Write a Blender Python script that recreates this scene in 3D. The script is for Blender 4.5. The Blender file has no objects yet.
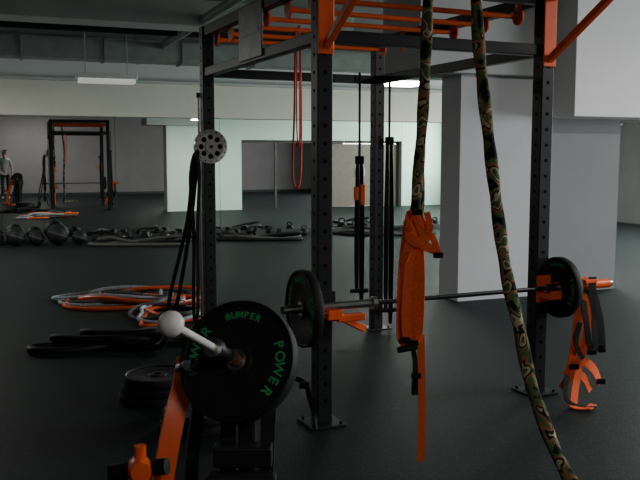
import bpy, bmesh, math, random
from mathutils import Vector, Matrix
random.seed(4)
V=Vector
TH=math.radians(22); RG=math.radians(24.5)
ROOM=Matrix.Rotation(TH,4,'Z')
FL=V((0.01,4.72,0))
RIG=Matrix.Translation(FL)@Matrix.Rotation(RG,4,'Z')
COL=bpy.context.scene.collection

# ------------------------------------------------------------ materials
def mat(name,c,rough=.5,metal=0,noise=0,scale=20,bump=0,c2=None,emis=None,spec=None,bscale=None):
    m=bpy.data.materials.new(name); m.use_nodes=True
    nt=m.node_tree; b=nt.nodes['Principled BSDF']
    b.inputs['Base Color'].default_value=(*c,1); b.inputs['Roughness'].default_value=rough
    b.inputs['Metallic'].default_value=metal
    if spec is not None: b.inputs['Specular IOR Level'].default_value=spec
    if emis:
        b.inputs['Emission Color'].default_value=(*emis[0],1); b.inputs['Emission Strength'].default_value=emis[1]
    tc=nt.nodes.new('ShaderNodeTexCoord')
    if noise or c2:
        n=nt.nodes.new('ShaderNodeTexNoise'); n.inputs['Scale'].default_value=scale; n.inputs['Detail'].default_value=5
        nt.links.new(tc.outputs['Object'],n.inputs['Vector'])
        r=nt.nodes.new('ShaderNodeValToRGB')
        d=c2 if c2 else tuple(max(0,x*(1-noise)) for x in c)
        r.color_ramp.elements[0].color=(*d,1); r.color_ramp.elements[1].color=(*c,1)
        r.color_ramp.elements[0].position=.35; r.color_ramp.elements[1].position=.65
        nt.links.new(n.outputs['Fac'],r.inputs['Fac']); nt.links.new(r.outputs['Color'],b.inputs['Base Color'])
    if bump:
        n2=nt.nodes.new('ShaderNodeTexNoise'); n2.inputs['Scale'].default_value=bscale or scale*4
        nt.links.new(tc.outputs['Object'],n2.inputs['Vector'])
        bp=nt.nodes.new('ShaderNodeBump'); bp.inputs['Strength'].default_value=bump; bp.inputs['Distance'].default_value=.01
        nt.links.new(n2.outputs['Fac'],bp.inputs['Height']); nt.links.new(bp.outputs['Normal'],b.inputs['Normal'])
    return m
M={}
M['floor']=mat('rubber_floor',(.018,.025,.024),.55,c2=(.008,.012,.012),scale=38,bump=.4,bscale=110,spec=.10)
M['wall']=mat('wall_paint',(.60,.61,.63),.75,noise=.05,scale=3,bump=.05)
M['greywall']=mat('grey_paint',(.27,.275,.285),.8,noise=.06,scale=3,bump=.05)  # wall colour darkened to carry the bulkhead's shade
M['white']=mat('white_paint',(.90,.90,.89),.7,noise=.04,scale=3)
M['green']=mat('pale_green_paint',(.66,.80,.72),.7,noise=.04,scale=2)
M['cream']=mat('cream_paint',(.74,.70,.61),.75,noise=.06,scale=2)
M['mauve']=mat('grey_mauve_paint',(.235,.215,.22),.8,noise=.1,scale=2)
M['ceil']=mat('ceiling_paint',(.21,.225,.22),.85,noise=.15,scale=2)
M['beam']=mat('beam_paint',(.52,.54,.53),.85,noise=.1,scale=2)
M['duct']=mat('galvanised_duct',(.30,.325,.32),.5,.3,noise=.2,scale=6)
M['steel']=mat('rig_steel',(.018,.019,.020),.45,.2,noise=.2,scale=15,bump=.05,spec=.35)
M['hole']=mat('hole_dark',(.003,.003,.003),.9,spec=.1)
M['orange']=mat('orange_powder_coat',(1.0,.12,.012),.4,0,noise=.1,scale=12)
M['strapo']=mat('orange_webbing',(1.0,.14,.025),.75,0,noise=.2,scale=90,bump=.3)
M['strapb']=mat('black_webbing',(.008,.008,.009),.8,0,noise=.3,scale=90,bump=.3,spec=.25)
M['rubber']=mat('black_rubber',(.008,.009,.009),.6,0,noise=.3,scale=40,bump=.1,spec=.3)
M['chrome']=mat('brushed_chrome',(.55,.55,.55),.28,1,noise=.1,scale=60)
M['darkbar']=mat('bar_shaft',(.05,.05,.055),.35,.8,noise=.1,scale=60)
M['rust']=mat('rusty_end',(.30,.14,.07),.6,.5,noise=.4,scale=60)
M['ball']=mat('off_white_plastic',(.82,.80,.74),.4,noise=.05,scale=20)
M['lgreen']=mat('green_lettering',(.03,.42,.13),.7,noise=.3,scale=80)
M['sign']=mat('sign_plate',(.20,.205,.21),.45,.4,noise=.3,scale=8)
M['red']=mat('red_latex_band',(.75,.05,.03),.55,noise=.1,scale=30)
M['blue']=mat('pale_blue_rope',(.50,.58,.62),.7,noise=.5,scale=60)
M['greyrope']=mat('grey_rope',(.10,.095,.09),.8,noise=.4,scale=60)
M['frame']=mat('door_frame',(.05,.045,.04),.5,noise=.1,scale=20)
M['brown']=mat('beige_panel',(.17,.135,.11),.6,noise=.15,scale=10)
M['base']=mat('dark_baseboard',(.03,.033,.033),.6,noise=.1,scale=10)
M['skin']=mat('skin',(.62,.36,.26),.6,noise=.06,scale=30)
M['shirt']=mat('grey_shirt',(.42,.42,.44),.85,noise=.1,scale=40)
M['pants']=mat('dark_trousers',(.03,.032,.045),.85,noise=.1,scale=40)
M['hair']=mat('dark_hair',(.02,.014,.01),.7,noise=.3,scale=80)
M['shoe']=mat('shoe',(.6,.6,.6),.6,noise=.1,scale=40)
M['eye']=mat('eye',(.03,.02,.02),.2,noise=.1)
M['lens']=mat('lamp_diffuser',(.85,.85,.83),.5,noise=.02,emis=((1,1,.95),.35))
M['lit']=mat('lamp_lit',(.9,.9,.85),.5,noise=.02,emis=((1,1,.92),22))
M['glass']=mat('window_daylight',(.6,.7,.7),.5,noise=.02,emis=((.85,1,.95),.7))  # glow for the panes of the added east windows
m=bpy.data.materials.new('mirror_glass'); m.use_nodes=True; b=m.node_tree.nodes['Principled BSDF']
b.inputs['Metallic'].default_value=1; b.inputs['Roughness'].default_value=0.0
b.inputs['Base Color'].default_value=(.78,.82,.79,1)
M['mirror']=m
# camouflage
m=bpy.data.materials.new('camouflage_sleeve'); m.use_nodes=True; nt=m.node_tree; b=nt.nodes['Principled BSDF']
b.inputs['Roughness'].default_value=.85; b.inputs['Specular IOR Level'].default_value=.2
tc=nt.nodes.new('ShaderNodeTexCoord'); n=nt.nodes.new('ShaderNodeTexNoise'); n.inputs['Scale'].default_value=13; n.inputs['Detail'].default_value=.8
n.inputs['Distortion'].default_value=.3
r=nt.nodes.new('ShaderNodeValToRGB'); r.color_ramp.interpolation='CONSTANT'
e=r.color_ramp.elements; e[0].position=0; e[0].color=(.012,.013,.010,1); e[1].position=.40; e[1].color=(.09,.13,.05,1)
x=e.new(.475); x.color=(.27,.13,.07,1); x=e.new(.535); x.color=(.014,.016,.011,1); x=e.new(.575); x.color=(.42,.36,.23,1); x=e.new(.64); x.color=(.07,.10,.045,1)
nt.links.new(tc.outputs['Object'],n.inputs['Vector']); nt.links.new(n.outputs['Fac'],r.inputs['Fac']); nt.links.new(r.outputs['Color'],b.inputs['Base Color'])
n2=nt.nodes.new('ShaderNodeTexNoise'); n2.inputs['Scale'].default_value=35
nt.links.new(tc.outputs['Object'],n2.inputs['Vector'])
bp=nt.nodes.new('ShaderNodeBump'); bp.inputs['Strength'].default_value=.5; bp.inputs['Distance'].default_value=.01
nt.links.new(n2.outputs['Fac'],bp.inputs['Height']); nt.links.new(bp.outputs['Normal'],b.inputs['Normal'])
M['camo']=m

# ------------------------------------------------------------ helpers
def root(name,loc=(0,0,0)):
    o=bpy.data.objects.new(name,None); o.location=loc; o.empty_display_size=.1; COL.objects.link(o); return o
def par(o,p):
    if p is not None:
        o.parent=p; o.matrix_parent_inverse=Matrix.Translation(p.location).inverted()
    return o
def fin(bm,name,mt,p=None,smooth=False,bevel=0):
    me=bpy.data.meshes.new(name); bmesh.ops.recalc_face_normals(bm,faces=bm.faces[:]); bm.to_mesh(me); bm.free()
    mts=mt if isinstance(mt,(list,tuple)) else [mt]
    for q in mts: me.materials.append(M[q])
    if smooth:
        for f in me.polygons: f.use_smooth=True
        try: me.set_sharp_from_angle(angle=math.radians(38))
        except Exception: pass
    o=bpy.data.objects.new(name,me); COL.objects.link(o)
    if bevel:
        b=o.modifiers.new('bevel','BEVEL'); b.width=bevel; b.segments=2; b.limit_method='ANGLE'
    return par(o,p)
def addbox(bm,lo,hi,X=Matrix.Identity(4),mi=0):
    vs=[bm.verts.new(X@V((x,y,z))) for x in (lo[0],hi[0]) for y in (lo[1],hi[1]) for z in (lo[2],hi[2])]
    for q in ((0,1,3,2),(4,6,7,5),(0,4,5,1),(2,3,7,6),(0,2,6,4),(1,5,7,3)):
        f=bm.faces.new([vs[i] for i in q]); f.material_index=mi
def box(name,lo,hi,mt,p=None,X=Matrix.Identity(4),bevel=.004):
    bm=bmesh.new(); addbox(bm,lo,hi,X); return fin(bm,name,mt,p,bevel=bevel)
def basis(d):
    d=V(d).normalized(); a=V((0,0,1)) if abs(d.z)<.95 else V((1,0,0))
    r=a.cross(d).normalized(); u=d.cross(r).normalized(); return r,u,d
def addcyl(bm,a,b,r,r2=None,n=20,mi=0):
    a=V(a);b=V(b); R,U,D=basis(b-a); r2=r if r2 is None else r2
    A=[];B=[]
    for i in range(n):
        t=2*math.pi*i/n; w=R*math.cos(t)+U*math.sin(t); A.append(bm.verts.new(a+w*r)); B.append(bm.verts.new(b+w*r2))
    for i in range(n):
        j=(i+1)%n; f=bm.faces.new((A[i],A[j],B[j],B[i])); f.material_index=mi
    for q in (A[::-1],B): f=bm.faces.new(q); f.material_index=mi
def cyl(name,a,b,r,mt,p=None,r2=None,n=20):
    bm=bmesh.new(); addcyl(bm,a,b,r,r2,n); return fin(bm,name,mt,p,True)
def addlathe(bm,prof,c,d,n=48,closed=True,mi=0):
    c=V(c);R,U,D=basis(d); rings=[]
    for (r,h) in prof:
        if r<1e-5: rings.append([bm.verts.new(c+D*h)]); continue
        rings.append([bm.verts.new(c+D*h+(R*math.cos(2*math.pi*i/n)+U*math.sin(2*math.pi*i/n))*r) for i in range(n)])
    L=len(rings)
    for k in range(L if closed else L-1):
        A=rings[k];B=rings[(k+1)%L]
        for i in range(n):
            j=(i+1)%n
            if len(A)==1 and len(B)==1: break
            if len(A)==1: f=bm.faces.new((A[0],B[i],B[j]))
            elif len(B)==1: f=bm.faces.new((A[i],A[j],B[0]))
            else: f=bm.faces.new((A[i],A[j],B[j],B[i]))
            f.material_index=mi
def lathe(name,prof,c,d,mt,p=None,n=48,closed=True):
    bm=bmesh.new(); addlathe(bm,prof,c,d,n,closed); return fin(bm,name,mt,p,True)
def spline(pts,k=8,closed=False):
    P=[V(q) for q in pts]; out=[]; n=len(P); rng=n if closed else n-1
    for i in range(rng):
        g=lambda j: P[j%n] if closed else P[max(0,min(n-1,j))]
        a,b,c,d=g(i-1),g(i),g(i+1),g(i+2)
        for s in range(k):
            t=s/k; out.append(.5*((2*b)+(c-a)*t+(2*a-5*b+4*c-d)*t*t+(3*b-a-3*c+d)*t**3))
    if not closed: out.append(P[-1])
    return out
def tube(name,pts,r,mt,p=None,k=8,closed=False,n=10,smooth=True,twist=0):
    Q=spline(pts,k,closed) if smooth else [V(q) for q in pts]
    bm=bmesh.new(); rings=[]; L=len(Q); prev=None; dist=0
    for i,q in enumerate(Q):
        if closed: t=Q[(i+1)%L]-Q[i-1]
        else: t=Q[min(i+1,L-1)]-Q[max(i-1,0)]
        if t.length<1e-7: t=V((0,0,1))
        t.normalize()
        if prev is None: R,U,_=basis(t)
        else:
            R=(prev-t*prev.dot(t)).normalized(); U=t.cross(R)
        prev=R; 
        if i: dist+=(Q[i]-Q[i-1]).length
        ring=[]
        for j in range(n):
            a=2*math.pi*j/n; rr=r
            if twist: rr=r*(1+.10*math.cos(2*a+dist*twist))
            ring.append(bm.verts.new(q+(R*math.cos(a)+U*math.sin(a))*rr))
        rings.append(ring)
    for i in range(L if closed else L-1):
        A=rings[i];B=rings[(i+1)%L]
        for j in range(n):
            bm.faces.new((A[j],A[(j+1)%n],B[(j+1)%n],B[j]))
    if not closed: bm.faces.new(rings[0][::-1]); bm.faces.new(rings[-1])
    return fin(bm,name,mt,p,True)
def ribbon(name,pts,w,t,mt,p=None,wd=(1,0,0),k=6,closed=False):
    Q=spline(pts,k,closed); bm=bmesh.new(); L=len(Q); rings=[]; wd0=V(wd).normalized()
    for i,q in enumerate(Q):
        if closed: tt=Q[(i+1)%L]-Q[i-1]
        else: tt=Q[min(i+1,L-1)]-Q[max(i-1,0)]
        tt.normalize(); W=(wd0-tt*wd0.dot(tt))
        W=W.normalized() if W.length>1e-3 else V((1,0,0)); N=tt.cross(W)
        rings.append([bm.verts.new(q+W*a*w/2+N*b_*t/2) for a,b_ in ((-1,-1),(1,-1),(1,1),(-1,1))])
    for i in range(L if closed else L-1):
        A=rings[i];B=rings[(i+1)%L]
        for j in range(4): bm.faces.new((A[j],A[(j+1)%4],B[(j+1)%4],B[j]))
    if not closed: bm.faces.new(rings[0][::-1]); bm.faces.new(rings[-1])
    return fin(bm,name,mt,p,False)
def light(name,loc,target,sx,sy,power,col=(1,1,1)):
    d=bpy.data.lights.new(name,'AREA'); d.shape='RECTANGLE'; d.size=sx; d.size_y=sy; d.energy=power; d.color=col
    o=bpy.data.objects.new(name,d); o.location=loc; o.rotation_euler=(V(target)-V(loc)).to_track_quat('-Z','Y').to_euler(); COL.objects.link(o); return o

# ------------------------------------------------------------ room shell (room axes a,b rotated by TH)
CH=3.55
box('floor',(-6,-3.6,-.1),(14,15.9,0),'floor',X=ROOM,bevel=0)
box('ceiling',(-6,-3.6,CH),(14,15.9,CH+.1),'ceil',X=ROOM,bevel=0)
box('wall_north',(-6,15.66,0),(14,15.9,CH),'wall',X=ROOM,bevel=0)
box('wall_south',(-6,-3.6,0),(14,-3.4,CH),'mauve',X=ROOM,bevel=0)
box('wall_west',(-6.2,-3.6,0),(-6,15.9,CH),'mauve',X=ROOM,bevel=0)
bm=bmesh.new()
for (b0,b1,z0,z1) in ((-3.6,15.9,0,.9),(-3.6,15.9,2.9,CH),(-3.6,.3,.9,2.9),(5.7,8.6,.9,2.9),(13.2,15.9,.9,2.9)):
    addbox(bm,(14,b0,z0),(14.2,b1,z1),ROOM)
fin(bm,'wall_east','mauve')
for i,(b0,b1) in enumerate(((.3,5.7),(8.6,13.2))):  # unseen windows, added to light the room from the right
    w=root('window_%d'%(i+1),ROOM@V((14.1,(b0+b1)/2,1.9)))
    box('daylit_pane',(14.1,b0,.9),(14.12,b1,2.9),'glass',w,ROOM,0)
    bm=bmesh.new(); k=5
    for j in range(k+1):
        bb=b0+(b1-b0)*j/k; addbox(bm,(14.02,bb-.03,.9),(14.1,bb+.03,2.9),ROOM)
    for z in (.93,1.9,2.87): addbox(bm,(14.03,b0,z-.03),(14.09,b1,z+.03),ROOM)
    fin(bm,'window_bars','white',w)
box('trim_1',(-6,15.45,2.30),(14,15.66,2.92),'cream',X=ROOM,bevel=.01)
box('trim_2',(-6,15.40,2.92),(14,15.66,2.97),'beam',X=ROOM,bevel=.005)
mr=root('gym_mirror',ROOM@V((4,15.6,1.2)))
a=-5.8; i=0
while a<13.9:
    box('panel_%d'%i,(a+.002,15.63,.10),(min(a+1.996,13.98),15.655,2.30),'mirror',mr,ROOM,0); a+=2.0; i+=1
box('baseboard_north',(-6,15.62,0),(14,15.66,.10),'base',X=ROOM,bevel=0)
box('baseboard_south',(-6,-3.4,0),(14,-3.37,.10),'base',X=ROOM,bevel=0)
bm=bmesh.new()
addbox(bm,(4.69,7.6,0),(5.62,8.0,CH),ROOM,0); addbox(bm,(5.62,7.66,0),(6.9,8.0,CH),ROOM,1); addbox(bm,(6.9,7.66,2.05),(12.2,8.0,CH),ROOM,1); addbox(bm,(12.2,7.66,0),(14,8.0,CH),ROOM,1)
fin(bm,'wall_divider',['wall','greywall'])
bm=bmesh.new()
addbox(bm,(4.70,8.0,0),(6.9,8.02,CH),ROOM); addbox(bm,(6.9,8.0,2.05),(12.2,8.02,CH),ROOM); addbox(bm,(12.2,8.0,0),(14,8.02,CH),ROOM)
fin(bm,'wall_divider_facing','green')
box('wall_bulkhead',(5.76,7.08,2.0),(14,7.66,CH),'white',X=ROOM,bevel=.005)
d1=root('door_1',ROOM@V((9.5,7.76,0)))
bm=bmesh.new()
for a0 in (6.91,8.0,9.5,10.8,12.12): addbox(bm,(a0,7.74,0),(a0+.07,7.82,2.04),ROOM)
addbox(bm,(6.91,7.74,1.97),(12.19,7.82,2.04),ROOM)
fin(bm,'frame','frame',d1,bevel=.003)
box('leaf_1',(9.58,7.76,.01),(10.79,7.80,1.96),'brown',d1,ROOM,.004)
box('leaf_2',(10.88,7.76,.01),(12.11,7.80,1.96),'brown',d1,ROOM,.004)
for a0 in (10.70,10.97): cyl('handle',ROOM@V((a0,7.82,.95)),ROOM@V((a0,7.82,1.2)),.015,'chrome',d1)
box('ceiling_beam',(-6,10.4,3.22),(4.7,10.9,CH),'beam',X=ROOM,bevel=.01)
box('ceiling_beam.001',(-6,14.3,3.3),(14,14.6,CH),'beam',X=ROOM,bevel=.01)
box('ceiling_beam.002',(4.1,7.45,2.44),(5.74,8.3,CH),'beam',X=ROOM,bevel=.01)
d=root('ventilation_duct',ROOM@V((3,13.2,3.2)))
box('duct_run',(-5.9,13.0,3.05),(13.9,13.45,3.35),'duct',d,ROOM,.01)
bm=bmesh.new()
for j in range(16): addbox(bm,(-5.5+j*1.2,12.98,3.03),(-5.46+j*1.2,13.47,3.37),ROOM)
for j in range(8): addbox(bm,(-5+j*2.4,13.2,3.35),(-4.97+j*2.4,13.23,CH),ROOM)
fin(bm,'duct_flanges','duct',d)
pp=root('ceiling_pipe',ROOM@V((2,12,3.3)))
cyl('pipe_1',ROOM@V((-5.9,12.2,3.38)),ROOM@V((13.9,12.2,3.38)),.05,'steel',pp)
cyl('pipe_2',ROOM@V((-5.9,11.7,3.30)),ROOM@V((13.9,11.7,3.30)),.035,'steel',pp)
cyl('pipe_3',ROOM@V((2.6,8.3,3.3)),ROOM@V((2.6,15.3,3.3)),.06,'duct',pp)
NF=[0]
def fixture(X,Y,z,lit,L=.75,power=0,col=(1,1,.95)):
    f=root('ceiling_lamp'+('' if not NF[0] else '.%03d'%NF[0]),(X,Y,z)); NF[0]+=1
    T=Matrix.Translation((X,Y,z))@Matrix.Rotation(TH,4,'Z')
    box('housing',(-L/2,-.14,.03),(L/2,.14,.10),'white',f,T,.01)
    box('diffuser',(-L/2+.03,-.12,-.03),(L/2-.03,.12,.03),'lit' if lit else 'lens',f,T,.005)
    for s in (-1,1): cyl('hanger',T@V((s*L*.35,0,.1)),T@V((s*L*.35,0,CH-z)),.006,'duct',f)
    if power:
        l=light('lamp_glow',(X,Y,z-.05),(X,Y,0),L,.24,power,col); l.rotation_euler=(0,0,TH); par(l,f)
fixture(-3.1,12.05,2.66,False,.85)
fixture(1.08,11.3,2.56,True,.55,60)
q=ROOM@V((-2.2,12.6,0)); fixture(q.x,q.y,2.9,True,1.5,150)  # unseen lamp, added off to the left to brighten the cream band
q=ROOM@V((9,12.0,0)); fixture(q.x,q.y,2.9,True,1.5,220,(.92,1,.96))  # unseen lamp, added behind the column to light the divider's green side
q=ROOM@V((1.5,-1.6,0)); fixture(q.x,q.y,3.2,True,1.5,45)  # unseen fill lamp, added behind the camera
q=ROOM@V((6.5,3.0,0)); fixture(q.x,q.y,3.2,True,1.5,130)  # unseen lamp, added to brighten the column and front zone

# ------------------------------------------------------------ pull-up rig
W=1.58; L=2.25; H=2.62
rig=root('pull_up_rig',FL)
ps=.048
for i,(s,r) in enumerate(((0,0),(W,0),(0,L),(W,L))):
    box('upright_%d'%(i+1),(s-ps,r-ps,.01),(s+ps,r+ps,H),'steel',rig,RIG,.006)
    box('foot_plate_%d'%(i+1),(s-.11,r-.11,0),(s+.11,r+.11,.012),'steel',rig,RIG,.003)
    bm=bmesh.new()
    z=.15
    while z<H-.05:
        for (dx,dy) in ((0,-1),(0,1),(-1,0),(1,0)):
            c=V((s+dx*(ps-.002),r+dy*(ps-.002),z)); addcyl(bm,RIG@c,RIG@(c+V((dx,dy,0))*.0032),.012,n=10)
        z+=.1
    for (dx,dy) in ((1,1),(1,-1),(-1,1),(-1,-1)):
        c=V((s+dx*.085,r+dy*.085,.01)); addcyl(bm,RIG@c,RIG@(c+V((0,0,.015))),.01,n=6)
    fin(bm,'holes_%d'%(i+1),'hole',rig)
for nm,z0,z1 in (('top',2.54,2.62),('mid',2.22,2.29)):
    for j,s in enumerate((0,W)):
        box('side_beam_%s_%d'%(nm,j),(s-.035,ps,z0),(s+.035,L-ps,z1),'steel',rig,RIG,.005)
    for j,r in enumerate((0,L)):
        box('cross_beam_%s_%d'%(nm,j),(ps,r-.035,z0),(W-ps,r+.035,z1),'steel',rig,RIG,.005)
for j,r in enumerate((.22,.60,.98,1.36,1.74,2.08)):
    cyl('pull_up_bar_%d'%j,RIG@V((.035,r,2.50)),RIG@V((W-.035,r,2.50)),.017,'orange',rig)
    for s,sg in ((.035,1),(W-.035,-1)):
        cyl('flange',RIG@V((s,r,2.50)),RIG@V((s+sg*.012,r,2.50)),.055,'orange',rig)
        box('flange_tab',(min(s,s+sg*.012),r-.035,2.50),(max(s,s+sg*.012),r+.035,2.60),'orange',rig,RIG,.002)
        cyl('bolt',RIG@V((s+sg*.012,r,2.57)),RIG@V((s+sg*.022,r,2.57)),.01,'chrome',rig,n=6)
def strut(name,a,b,w,mt,p,X):
    a=X@V(a);b=X@V(b);R,U,D=basis(b-a); Q=Matrix((( R.x,U.x,D.x,a.x),(R.y,U.y,D.y,a.y),(R.z,U.z,D.z,a.z),(0,0,0,1)))
    return box(name,(-w/2,-w/2,0),(w/2,w/2,(b-a).length),mt,p,Q,.003)
for j,s in enumerate((0,W)):
    box('outrigger_plate_%d'%j,(s-ps,-ps-.012,2.15),(s+ps,-ps,2.62),'orange',rig,RIG,.003)
    box('outrigger_side_%d'%j,(s+ps,-ps,2.18),(s+ps+.008,0,2.62),'orange',rig,RIG,.002)
    strut('outrigger_brace_%d'%j,(s,-ps,2.19),(s,-.66,2.55),.04,'orange',rig,RIG)
    strut('outrigger_arm_%d'%j,(s,-ps,2.585),(s,-.92,2.585),.05,'orange',rig,RIG)
cyl('outrigger_bar',RIG@V((0,-.85,2.60)),RIG@V((W,-.85,2.60)),.02,'steel',rig)
box('sign_plate',(-.05,.85,2.24),(-.036,1.30,2.60),'sign',rig,RIG,.002)
box('sign_stripe',(-.053,.90,2.40),(-.0495,1.24,2.44),'duct',rig,RIG,0)
for j,s in enumerate((0,W)):
    box('j_hook_plate_%d'%j,(s-ps-.004,-ps-.010,.62),(s+ps+.015,-ps,.80),'orange' if j else 'steel',rig,RIG,.003)
    box('j_hook_shelf_%d'%j,(s-.04,-.17,.655),(s+.05,-ps,.690),'orange',rig,RIG,.003)
    box('j_hook_lip_%d'%j,(s-.04,-.18,.655),(s+.05,-.165,.71),'orange',rig,RIG,.003)
strut('j_hook_gusset',(.06,-.10,.66),(.25,-.06,.56),.04,'orange',rig,RIG)
box('j_hook_pad',(.05,-.12,.625),(.23,-.05,.665),'orange',rig,RIG,.006)
box('wheel_bracket',(-.05,L-.14,1.60),(.03,L-ps,1.68),'steel',rig,RIG,.003)

# ------------------------------------------------------------ pulley wheel
wc=RIG@V((-.03,L-.17,1.655)); wd=(RIG.to_3x3()@V((-.05,-1,0))).normalized()
wh=root('pulley_wheel',wc)
lathe('rim',[(.105,-.015),(.135,-.018),(.138,0),(.135,.018),(.105,.015)],wc,wd,'chrome',wh)
lathe('hub',[(.014,-.022),(.045,-.022),(.05,0),(.045,.022),(.014,.022)],wc,wd,'chrome',wh)
R_,U_,D_=basis(wd)
lathe('web',[(.04,-.006),(.11,-.006),(.11,.006),(.04,.006)],wc,wd,'chrome',wh)
bm=bmesh.new()
for j in range(8):
    t=2*math.pi*j/8; c=wc+(R_*math.cos(t)+U_*math.sin(t))*.077; addcyl(bm,c-D_*.009,c+D_*.009,.021,n=16)
fin(bm,'web_holes','hole',wh)
bm=bmesh.new()
for j in range(16):
    t=2*math.pi*j/16; c=wc+(R_*math.cos(t)+U_*math.sin(t))*.121; addcyl(bm,c-D_*.018,c+D_*.019,.006,n=8)
fin(bm,'rim_holes','hole',wh)
cyl('axle',wc-D_*.05,wc+D_*.04,.014,'steel',wh)
gp=RIG@V((-.075,L-.02,0))
g=root('cable_guide_rod',gp); cyl('rod',gp+V((0,0,.01)),gp+V((0,0,2.05)),.014,'chrome',g); cyl('foot',gp,gp+V((0,0,.02)),.03,'steel',g)
cyl('top_cap',gp+V((0,0,2.05)),gp+V((0,0,2.09)),.022,'steel',g)
hb=root('resistance_band',(-1.05,6.5,1.5))
ribbon('band_a',[(-.96,6.44,1.62),(-1.00,6.42,1.45),(-1.05,6.44,1.06),(-1.19,6.44,.5),(-1.20,6.44,.36),(-1.14,6.44,.42),(-1.03,6.44,1.0),(-.97,6.42,1.45)],.03,.007,'rubber',hb,(1,0,.2),closed=True)
ribbon('band_b',[(-.97,6.38,1.60),(-1.01,6.38,1.40),(-.99,6.38,1.0),(-1.00,6.38,.40),(-.985,6.38,.26),(-.965,6.38,.42),(-.96,6.38,1.0),(-.94,6.38,1.45)],.026,.007,'rubber',hb,(1,.3,0),closed=True)

# ------------------------------------------------------------ barbell + plates
def lettering(words,c,d,rad,size,p,off,spans):
    R,U,D=basis(d)
    for wi,(txt,(a0,a1)) in enumerate(zip(words,spans)):
        for i,ch in enumerate(txt):
            sz=size*(.66 if wi==1 else 1)
            ph=math.radians(a0+(a1-a0)*i/max(1,len(txt)-1)); o=R*math.cos(ph)+U*math.sin(ph)
            tx=bpy.data.curves.new('letter','FONT'); tx.body=ch; tx.size=sz; tx.extrude=.0008; tx.offset=.0009; tx.align_x='CENTER'; tx.align_y='CENTER'
            tx.materials.append(M['lgreen'])
            ob=bpy.data.objects.new('letter',tx); COL.objects.link(ob)
            xr=(R*math.cos(ph-math.pi/2)+U*math.sin(ph-math.pi/2)); pos=V(c)+D*off+o*rad
            ob.matrix_world=Matrix(((xr.x,o.x,D.x,pos.x),(xr.y,o.y,D.y,pos.y),(xr.z,o.z,D.z,pos.z),(0,0,0,1)))
            if p is not None:
                mw=ob.matrix_world.copy(); ob.parent=p; ob.matrix_parent_inverse=Matrix.Translation(p.location).inverted(); ob.matrix_basis=mw
def plate(name,c,d,R=.225,t=.06,letters=True,n=64):
    c=V(c); p=root(name,c); h=t/2
    lathe('rubber_disc',[(.028,-h*.8),(.055,-h*.8),(.062,-h*.55),(R*.50,-h*.55),(R*.56,-h*.72),(R*.91,-h*.72),(R*.94,-h),(R*.985,-h),(R,-h*.8),(R,h*.8),(R*.985,h),(R*.94,h),(R*.91,h*.72),(R*.56,h*.72),(R*.50,h*.55),(.062,h*.55),(.055,h*.8),(.028,h*.8)],c,d,'rubber',p,n)
    lathe('steel_insert',[(.0265,-h*.86),(.040,-h*.86),(.040,h*.86),(.0265,h*.86)],c,d,'chrome' if letters else 'darkbar',p,32)
    if letters:
        lettering(['POWER','BUMPER','POWER'],c,d,R*.75,R*.23,p,h*.75,[(200,146),(112,70),(24,-36)])
    return p
BZ=.722; BR=-.108
def bp_(s): return RIG@V((s,BR,BZ))
bb=root('barbell',bp_(.9))
cyl('shaft',bp_(.28),bp_(1.60),.0145,'darkbar',bb)
cyl('sleeve_left',bp_(-.29),bp_(.28),.0245,'chrome',bb)
cyl('collar_left',bp_(.27),bp_(.30),.037,'chrome',bb)
cyl('sleeve_right',bp_(1.55),bp_(2.11),.0245,'chrome',bb)
cyl('end_cap_left',bp_(-.296),bp_(-.29),.022,'steel',bb)
cyl('lock_collar',bp_(1.76),bp_(2.09),.030,'orange',bb)
box('lock_lever',(1.84,BR-.06,BZ+.02),(1.94,BR,BZ+.045),'orange',bb,RIG,.004)
ud=(RIG.to_3x3()@V((1,0,0)))
plate('bumper_plate',bp_(-.16),-ud,.22,.055)
plate('bumper_plate.001',bp_(1.667),-ud,.20,.05)

# ------------------------------------------------------------ ropes
cr=root('battle_rope',(.77,4.15,2.6))
tube('rope_body',[(.755,4.10,2.60),(.775,4.10,2.2),(.83,4.08,1.71),(.885,3.90,1.086),(.93,3.78,.80),(.985,3.68,.50),(1.08,3.48,.20),(1.2,3.2,.045),(1.45,2.95,.035),(1.8,3.0,.035)],.030,'camo',cr,k=14,n=16,twist=20)
tube('rope_hitch',[(.76,4.06,2.56),(.79,4.09,2.66),(.76,4.17,2.66),(.73,4.13,2.58)],.028,'camo',cr,closed=True)
c2=root('battle_rope.001',(.51,4.02,2.6))
tube('rope_body',[(.525,4.00,2.60),(.512,4.0,2.2),(.50,4.01,1.8),(.482,4.02,1.5),(.465,4.02,1.25)],.027,'camo',c2,k=14,n=16,twist=20)
tube('rope_hitch',[(.53,3.94,2.56),(.55,3.97,2.66),(.52,4.04,2.66),(.50,4.01,2.58)],.026,'camo',c2,closed=True)
tube('rope_tail',[(.487,4.06,1.62),(.497,4.07,1.5),(.502,4.06,1.35),(.50,4.05,1.22)],.02,'camo',c2,k=10,n=12,twist=20)

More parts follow.
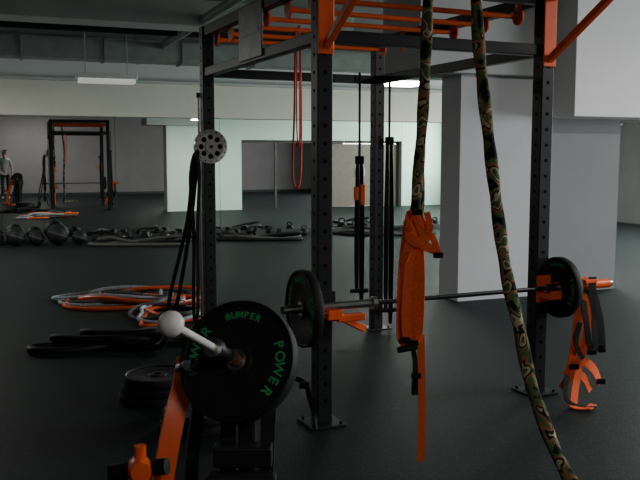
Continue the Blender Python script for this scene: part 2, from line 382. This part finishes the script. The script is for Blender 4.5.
# ------------------------------------------------------------ suspension trainers
st=root('suspension_trainer',(.47,4.03,1.25))
y=4.0
ribbon('strap_loop_outer',[(.45,y,1.30),(.415,y,1.05),(.405,y-.01,.80),(.41,y-.01,.68),(.44,y-.01,.66),(.475,y,.70),(.485,y,.95),(.48,y,1.2)],.055,.008,'strapo',st,(1,.3,0),closed=True)
ribbon('strap_loop_inner',[(.46,y-.03,1.26),(.45,y-.03,1.0),(.445,y-.035,.78),(.46,y-.035,.68),(.485,y-.03,.74),(.49,y-.03,1.0),(.475,y-.03,1.2)],.05,.008,'strapo',st,(1,-.3,0),closed=True)
ribbon('strap_middle',[(.455,y-.045,1.24),(.43,y-.05,1.0),(.42,y-.05,.80),(.43,y-.04,.68)],.045,.009,'strapo',st,(1,.25,0))
ribbon('strap_fold',[(.40,y-.05,1.06),(.45,y-.06,1.17),(.52,y-.05,1.14),(.575,y-.05,1.12)],.045,.008,'strapo',st,(.2,0,1))
ribbon('strap_wing',[(.45,y-.045,1.32),(.50,y-.06,1.20),(.545,y-.05,1.19),(.58,y-.05,1.09)],.03,.008,'strapo',st,(.5,0,1))
ribbon('strap_knot',[(.43,y-.05,1.20),(.47,y-.075,1.16),(.52,y-.06,1.21),(.48,y-.03,1.27),(.44,y-.04,1.25)],.040,.01,'strapo',st,(0,.3,1),closed=True)
ribbon('strap_end',[(.51,y-.06,1.16),(.53,y-.07,1.24),(.515,y-.06,1.31)],.03,.008,'strapo',st,(1,0,.2))
ribbon('strap_tail',[(.50,y-.02,.70),(.507,y-.02,.45),(.51,y-.02,.25),(.508,y-.02,.05)],.036,.005,'strapo',st,(1,.1,0))
ribbon('black_strap',[(.455,y,.68),(.475,y-.01,.55),(.47,y,.40),(.49,y,.42),(.50,y,.55),(.49,y,.68)],.025,.006,'strapb',st,(1,.4,0),closed=True)
for k,(xx,zz) in enumerate(((.42,.68),(.46,.665),(.47,1.31),(.575,1.10),(.475,.50))):
    box('buckle_%d'%k,(xx-.025,y-.062,zz-.014),(xx+.025,y-.045,zz+.014),'strapb',st,bevel=.006)
lathe('handle_grip',[(0,-.05),(.014,-.05),(.016,-.03),(.016,.03),(.014,.05),(0,.05)],(.43,y-.04,.635),(1,0,.2),'rubber',st,20,False)

s2=root('suspension_trainer.001',bp_(1.84))
q=bp_(1.90); x0,y0=q.x-.03,q.y
ribbon('strap_hanger',[(x0,y0-.04,.76),(x0-.02,y0-.05,.66),(x0-.03,y0-.05,.50),(x0-.09,y0-.12,.25),(x0-.10,y0-.12,.18),(x0-.02,y0-.12,.28),(x0+.03,y0-.03,.5),(x0+.02,y0+.04,.7),(x0+.01,y0+.02,.765)],.05,.008,'strapo',s2,(1,.2,0),closed=True)
ribbon('strap_cross',[(x0-.14,y0-.16,.14),(x0-.04,y0-.16,.24),(x0+.05,y0-.14,.18),(x0+.10,y0-.12,.08)],.06,.008,'strapo',s2,(0,.2,1))
ribbon('strap_cross_low',[(x0-.17,y0-.18,.06),(x0-.10,y0-.18,.16),(x0-.03,y0-.17,.14),(x0+.03,y0-.15,.04)],.05,.008,'strapo',s2,(0,.2,1))
ribbon('strap_floor',[(x0-.03,y0-.14,.30),(x0-.08,y0-.20,.12),(x0-.13,y0-.32,.02),(x0-.16,y0-.42,.012),(x0-.08,y0-.44,.012),(x0-.02,y0-.36,.012)],.045,.007,'strapo',s2,(1,.2,0))
ribbon('strap_upper',[(x0-.02,y0-.08,.66),(x0-.07,y0-.12,.45),(x0-.05,y0-.12,.33),(x0+.0,y0-.12,.40),(x0+.01,y0-.1,.55)],.045,.008,'strapo',s2,(1,0,.2),closed=True)
ribbon('black_strap_a',[(x0+.06,y0-.03,.77),(x0+.05,y0-.07,.6),(x0+.10,y0-.08,.35),(x0+.13,y0-.06,.30),(x0+.12,y0-.02,.5),(x0+.08,y0+.03,.7)],.05,.007,'strapb',s2,(1,.3,0),closed=True)
ribbon('black_strap_b',[(x0-.01,y0-.05,.70),(x0-.01,y0-.14,.5),(x0+.03,y0-.14,.30),(x0+.06,y0-.13,.35),(x0+.05,y0-.05,.6)],.04,.007,'strapb',s2,(1,.3,0),closed=True)
ribbon('black_strap_d',[(x0-.05,y0-.15,.50),(x0-.08,y0-.17,.36),(x0-.03,y0-.17,.26)],.03,.007,'strapb',s2,(1,.3,0))
ribbon('black_strap_c',[(x0-.14,y0-.20,.16),(x0-.18,y0-.30,.05),(x0-.14,y0-.38,.015),(x0-.02,y0-.42,.014)],.03,.006,'strapb',s2,(1,.3,0))
for k,(dx,dy,zz) in enumerate(((-.09,-.18,.21),(.10,-.14,.10),(.03,-.15,.30),(.10,-.1,.32))):
    box('buckle_%d'%k,(x0+dx-.03,y0+dy-.01,zz-.018),(x0+dx+.03,y0+dy+.012,zz+.018),'strapb',s2,bevel=.006)

def rear_tr(name,s,ztop,zbot,orange):
    c=RIG@V((s,L-.06,2.0)); p=root(name,c); X,Y=c.x,c.y
    ribbon('anchor',[(X,Y,2.31),(X,Y-.02,2.1),(X,Y-.02,ztop)],.02,.006,'strapb',p,(1,.3,0))
    ribbon('strap_a',[(X-.015,Y-.02,ztop),(X-.03,Y-.02,(ztop+zbot)/2),(X-.025,Y-.02,zbot+.1),(X-.015,Y-.02,zbot+.08),(X-.01,Y-.02,(ztop+zbot)/2)],.024,.008,'strapb',p,(1,.3,0),closed=True)
    ribbon('strap_b',[(X+.015,Y-.04,ztop),(X+.035,Y-.04,(ztop+zbot)/2),(X+.03,Y-.04,zbot),(X+.015,Y-.04,zbot),(X+.015,Y-.04,(ztop+zbot)/2)],.024,.008,'strapb',p,(1,-.3,0),closed=True)
    box('buckle_top',(X-.04,Y-.06,ztop-.04),(X+.04,Y-.03,ztop+.03),'strapb',p,bevel=.008)
    if orange:
        box('orange_buckle_l',(X-.05,Y-.07,ztop-.36),(X-.008,Y-.045,ztop-.24),'strapo',p,bevel=.006)
        box('orange_buckle_r',(X+.008,Y-.07,ztop-.40),(X+.05,Y-.045,ztop-.22),'strapo',p,bevel=.006)
    for sx in (-.03,.035):
        lathe('handle',[(0,-.05),(.018,-.05),(.02,0),(.018,.05),(0,.05)],(X+sx,Y-.05,zbot+.03),(1,0,.1),'rubber',p,16,False)
rear_tr('suspension_trainer.002',1.37,1.55,.35,True)
rear_tr('suspension_trainer.003',1.67,1.72,.15,False)
rb=root('resistance_band.001',(-.19,6.2,2.5))
c=RIG@V((.455,1.36,2.5)); X,Y=c.x-.02,c.y
tube('loop',[(X,Y-.01,2.525),(X-.02,Y-.03,2.40),(X-.03,Y-.02,1.9),(X-.045,Y-.02,1.45),(X-.015,Y-.02,1.34),(X+.015,Y-.02,1.45),(X+.02,Y-.01,1.9),(X+.01,Y+.03,2.45)],.008,'red',rb,closed=True)
tube('loop_inner',[(X+.01,Y-.01,2.53),(X-.01,Y-.04,2.3),(X-.012,Y-.04,1.8),(X-.0,Y-.04,1.65),(X+.01,Y-.04,1.8),(X+.01,Y+.03,2.4)],.005,'red',rb,closed=True)

# ------------------------------------------------------------ foreground plate-loaded machine
C=V((-.30,2.94,.83)); D=V((-.16,-.46,.235)).normalized()
pm=root('plate_loaded_machine',(C.x,C.y,0))
cyl('sleeve',C-D*.16,C+D*.20,.0245,'chrome',pm)
cyl('sleeve_rust_ring',C+D*.035,C+D*.09,.0262,'rust',pm)
cyl('collar',C+D*.19,C+D*.225,.034,'chrome',pm)
cyl('rod',C+D*.20,C+D*.52,.013,'ball',pm)
lathe('ball_knob',[(0,-.042),(.016,-.039),(.030,-.029),(.039,-.014),(.042,0),(.039,.014),(.030,.029),(.016,.039),(0,.042)],C+D*.54,D,'ball',pm,32,False)
HB=C-D*.17
box('hub_block',(HB.x-.09,HB.y-.02,HB.z-.10),(HB.x+.09,HB.y+.07,HB.z+.06),'steel',pm,bevel=.01)
for j,xx in enumerate((-.36,-.22)):
    strut('stand_leg_%d'%j,(xx,2.98,.02),(xx+.01*(1 if j else -1)+.02,3.08,.72),.055,'steel',pm,Matrix.Identity(4))
    box('stand_foot_%d'%j,(xx-.04,2.60,0),(xx+.04,3.5,.05),'steel',pm,bevel=.008)
box('stand_crosspiece',(-.40,2.94,.42),(-.18,3.02,.50),'steel',pm,bevel=.008)
box('stand_step',(-.42,2.86,.36),(-.16,2.94,.42),'rubber',pm,bevel=.012)
box('rear_spine',(-.31,3.0,.05),(-.25,3.12,.70),'steel',pm,bevel=.008)
ribbon('orange_arm',[(-.515,3.10,.80),(-.525,3.06,.72),(-.545,3.0,.62),(-.575,2.95,.45),(-.60,2.92,.25),(-.61,2.90,.02)],.075,.05,'orange',pm,(1,.3,0))
ribbon('orange_arm_rear',[(-.47,3.22,.80),(-.49,3.22,.6),(-.52,3.2,.35),(-.54,3.2,.02)],.05,.04,'steel',pm,(1,.3,0))
strut('arm_link',(-.50,3.14,.76),(-.36,3.08,.76),.05,'steel',pm,Matrix.Identity(4))
box('orange_base',(-.67,2.55,0),(-.55,3.4,.05),'orange',pm,bevel=.01)
strut('base_link',(-.60,3.1,.06),(-.24,3.1,.06),.05,'steel',pm,Matrix.Identity(4))
lathe('pivot_knob',[(0,-.05),(.035,-.05),(.045,-.03),(.045,.03),(.035,.05),(0,.05)],(-.65,2.85,.455),(.3,-1,.1),'orange',pm,28,False)
cyl('pivot_pin',(-.74,2.86,.44),(-.56,2.84,.47),.016,'steel',pm)
cyl('grip_left',(-.76,2.86,.435),(-.70,2.855,.447),.032,'rubber',pm)
cyl('grip_right',(-.60,2.85,.462),(-.55,2.84,.470),.030,'rubber',pm)
cyl('pivot_top',(-.65,2.86,.49),(-.65,2.86,.54),.022,'orange',pm)
cyl('lock_pin',(-.53,3.02,.78),(-.49,2.96,.81),.02,'chrome',pm)
plate('bumper_plate.002',C,D,.226,.06)
for k,(x_,y_,n_) in enumerate(((-1.09,5.20,3),(-.72,4.66,2))):
    for j in range(n_):
        plate('bumper_plate.%03d'%(3+k*3+j),(x_+.02*j,y_-.015*j,.032+.062*j),(0,0,1),.215,.06,False)
fs=root('foot_strap',(-.05,4.75,.1))
ribbon('strap',[(-.14,4.62,.30),(-.08,4.60,.27),(-.06,4.58,.20),(-.03,4.56,.10),(-.02,4.56,.02)],.03,.006,'strapb',fs,(0,.2,1))
box('buckle',(-.12,4.57,.25),(-.06,4.61,.29),'strapb',fs,bevel=.006)

# ------------------------------------------------------------ ropes on the floor
def floor_rope(name,base,mats,ext,r,seed,n=4,jit=.08):
    rnd=random.Random(seed); p=root(name,(base[0],base[1],0))
    for k in range(n):
        ph=rnd.uniform(0,6.28); pts=[]; ox=rnd.uniform(-.12,.12)*ext[0]*(jit/.08); sc=1-.55*k/max(1,n)
        N=13
        for j in range(N):
            t=2*math.pi*j/N
            rr=1+.18*math.sin(3*t+ph)+rnd.uniform(-jit,jit)
            pts.append((base[0]+ox+ext[0]*rr*math.cos(t)*(1-.05*k)+rnd.uniform(-.04,.04),base[1]+ext[1]*rr*math.sin(t)*sc+.03*k, r+.004+(r*1.9)*(k%3)*(.5+.5*math.sin(2*t+ph))))
        tube('strand_%d'%k,pts,r,mats[k%len(mats)],p,k=8,closed=True,n=8)
    return p
floor_rope('coiled_rope',(-2.10,8.75,0),['orange','greyrope','orange','blue','greyrope','blue','orange','greyrope'],(.74,.44),.020,3,8,.12)
floor_rope('coiled_rope.001',(-1.50,8.0,0),['orange','blue','greyrope','rubber','orange'],(.36,.55),.018,8,5,.12)
hr=root('battle_rope.002',(-1.8,6.7,0))
tube('strand_0',[(-1.20,6.50,.30),(-1.24,6.45,.12),(-1.35,6.5,.04),(-1.7,6.62,.035),(-2.1,6.60,.035),(-2.33,6.5,.035),(-2.25,6.38,.035),(-1.9,6.45,.035),(-1.5,6.8,.035),(-1.2,6.95,.035),(-1.0,7.0,.035)],.030,'rubber',hr)
tube('strand_1',[(-1.22,6.60,.25),(-1.28,6.62,.10),(-1.45,6.72,.10),(-1.8,6.80,.09),(-2.1,6.75,.035),(-2.2,6.62,.09),(-1.9,6.52,.10),(-1.55,6.55,.10),(-1.25,6.75,.035),(-1.05,6.8,.035)],.030,'rubber',hr)
tube('strand_2',[(-2.0,6.95,.035),(-1.7,7.0,.035),(-1.45,6.9,.10),(-1.35,6.7,.13),(-1.55,6.6,.13),(-1.85,6.7,.12),(-2.0,6.8,.1)],.027,'rubber',hr,closed=True)

# ------------------------------------------------------------ equipment along the mirror
def sphere_prof(r,n=10): return [(r*math.sin(math.pi*i/n),-r*math.cos(math.pi*i/n)) for i in range(n+1)]
def rp(a,b,z=0): return ROOM@V((a,b,z))
for i,a in enumerate((.05,.40,.74,1.10,1.46)):
    r=(.15,.17,.14,.19,.13)[i]; c=rp(a,15.30-.04*i,r+.002); p=root('medicine_ball'+('' if i==0 else '.%03d'%i),c)
    lathe('ball',sphere_prof(r,14),c,(0,0,1),'rubber',p,28,False)
    lathe('seam',[(r*1.002,-.006),(r*1.015,0),(r*1.002,.006)],c,(.3,.2,1),'greyrope',p,32)
def kettle(i,a,b,r):
    c=rp(a,b,r*.92); p=root('kettlebell'+('' if i==0 else '.%03d'%i),c)
    lathe('bell',[(0,-r*.9),(r*.6,-r*.9),(r*.93,-r*.45),(r,0),(r*.9,r*.45),(r*.55,r*.85),(0,r)],c,(0,0,1),'rubber',p,24,False)
    u=ROOM.to_3x3()@V((1,0,0))
    tube('handle',[c+u*-r*.5+V((0,0,r*.7)),c+u*-r*.65+V((0,0,r*1.2)),c+u*-r*.4+V((0,0,r*1.55)),c+u*r*.4+V((0,0,r*1.55)),c+u*r*.65+V((0,0,r*1.2)),c+u*r*.5+V((0,0,r*.7))],r*.16,'rubber',p,k=4)
def dumb(i,a,b,r):
    c=rp(a,b,r+.002); p=root('dumbbell'+('' if i==0 else '.%03d'%i),c); d=ROOM.to_3x3()@V((math.cos(i*.7),math.sin(i*.7)*.5,0)).normalized()
    cyl('grip',c-d*.08,c+d*.08,.016,'chrome',p)
    for s in (-1,1): cyl('head',c+d*s*.06,c+d*s*.15,r,'rubber',p,r2=r*.92,n=6)
a=1.85
for i in range(9): dumb(i,a+i*.42,15.28+.03*(i%3),.085+.012*(i%2))
for i in range(7): kettle(i,5.8+i*.58,15.20+.04*(i%3),.08+.01*((i*7)%3))
floor_rope('coiled_rope.002',tuple(rp(2.4,14.60)),['greyrope','rubber','greyrope'],(.8,.2),.03,11,3)
floor_rope('coiled_rope.003',tuple(rp(4.6,14.65)),['rubber','greyrope','rubber'],(.8,.18),.03,12,3)
floor_rope('coiled_rope.004',tuple(rp(7.2,14.65)),['rubber','greyrope','rubber','rubber'],(.9,.18),.035,14,4)

# ------------------------------------------------------------ person near the photographer (seen in the mirror)
pe_loc=V((.96,-.91,0)); pe=root('person',pe_loc)
PX=Matrix.Translation(pe_loc)@Matrix.Rotation(TH+.1,4,'Z')
def skin(name,verts,edges,rad,mt,rt=0,sub=2):
    me=bpy.data.meshes.new(name); me.from_pydata([PX@V(v) for v in verts],edges,[]); me.materials.append(M[mt])
    o=bpy.data.objects.new(name,me); COL.objects.link(o)
    md=o.modifiers.new('skin','SKIN'); md.use_smooth_shade=True
    for i,r in enumerate(rad):
        sv=me.skin_vertices[0].data[i]; sv.radius=(r if isinstance(r,tuple) else (r,r)); sv.use_root=(i==rt)
    s=o.modifiers.new('sub','SUBSURF'); s.levels=sub; s.render_levels=sub
    return par(o,pe)
skin('shirt',[(0,0,.98),(0,.0,1.12),(0,.01,1.28),(0,0,1.42),(0,0,1.50),(-.17,0,1.43),(-.21,0,1.30),(-.235,.01,1.18),(.17,0,1.43),(.21,0,1.30),(.235,.01,1.18)],
     [(0,1),(1,2),(2,3),(3,4),(3,5),(5,6),(6,7),(3,8),(8,9),(9,10)],[(.15,.11),(.14,.10),(.16,.115),(.13,.10),.06,.065,.055,.05,.065,.055,.05],'shirt')
skin('trousers',[(0,0,.97),(-.09,0,.86),(-.10,.01,.50),(-.11,-.01,.09),(.09,0,.86),(.10,.01,.50),(.11,-.01,.09)],
     [(0,1),(1,2),(2,3),(0,4),(4,5),(5,6)],[(.14,.11),.092,.066,.05,.092,.066,.05],'pants')
for s in (-1,1):
    skin('arm_%s'%('l' if s<0 else 'r'),[(s*.225,.01,1.24),(s*.25,.02,1.13),(s*.255,.07,.98),(s*.255,.11,.88),(s*.25,.125,.82)],[(0,1),(1,2),(2,3),(3,4)],[.042,.040,.034,.024,(.036,.018)],'skin',4)
    for k,(dy,ln) in enumerate(((.035,.065),(.015,.078),(-.005,.072),(-.022,.056))):
        b0=V((s*.25,.125+dy,.80)); skin('finger_%d'%k,[b0,b0+V((-s*.004,.004,-ln*.5)),b0+V((-s*.018,.008,-ln))],[(0,1),(1,2)],[.0095,.0085,.007],'skin',0,1)
    b0=V((s*.24,.155,.85)); skin('thumb',[b0,b0+V((-s*.012,.028,-.03)),b0+V((-s*.018,.035,-.06))],[(0,1),(1,2)],[.012,.010,.008],'skin',0,1)
    skin('shoe_%s'%('l' if s<0 else 'r'),[(s*.11,-.05,.05),(s*.11,.06,.045),(s*.12,.18,.036)],[(0,1),(1,2)],[(.045,.045),(.045,.042),(.04,.030)],'shoe',1)
skin('head',[(0,0,1.47),(0,.005,1.545),(0,.02,1.60),(0,.01,1.67),(0,0,1.72)],[(0,1),(1,2),(2,3),(3,4)],[.052,.052,(.066,.078),(.075,.090),(.060,.070)],'skin',2)
skin('hair',[(0,-.03,1.63),(0,-.02,1.70),(0,.0,1.745)],[(0,1),(1,2)],[(.073,.065),(.080,.085),(.062,.072)],'hair',1)
skin('nose',[(0,.105,1.655),(0,.118,1.625)],[(0,1)],[.009,.014],'skin',0,1)
for s in (-1,1):
    lathe('eye',sphere_prof(.011,8),PX@V((s*.030,.095,1.658)),(0,0,1),'eye',pe,12,False)
    skin('ear',[(s*.078,0,1.66),(s*.080,-.002,1.625)],[(0,1)],[(.008,.016),(.007,.012)],'skin',0,1)
skin('mouth',[(-.02,.098,1.590),(0,.104,1.588),(.02,.098,1.590)],[(0,1),(1,2)],[.005,.006,.005],'red',1,1)

# ------------------------------------------------------------ area lights added at the two unseen east windows
light('window_light_rear',ROOM@V((13.9,10.9,1.9)),ROOM@V((4,11.4,1.6)),4.5,1.9,600,(.88,1,.95))
light('window_light_front',ROOM@V((13.9,3.0,1.9)),ROOM@V((2,5.0,1.8)),5.2,1.9,700,(.95,.98,1))
w=bpy.data.worlds.new('world'); bpy.context.scene.world=w; w.use_nodes=True
w.node_tree.nodes['Background'].inputs[0].default_value=(.6,.7,.75,1); w.node_tree.nodes['Background'].inputs[1].default_value=.5

cam=bpy.data.cameras.new('camera'); co=bpy.data.objects.new('camera',cam); COL.objects.link(co)
cam.sensor_width=36; cam.lens=817/640*36; cam.clip_end=100; cam.clip_start=.05
co.location=(0,0,1.58); co.rotation_euler=(math.radians(90-5.87),0,0)
bpy.context.scene.camera=co
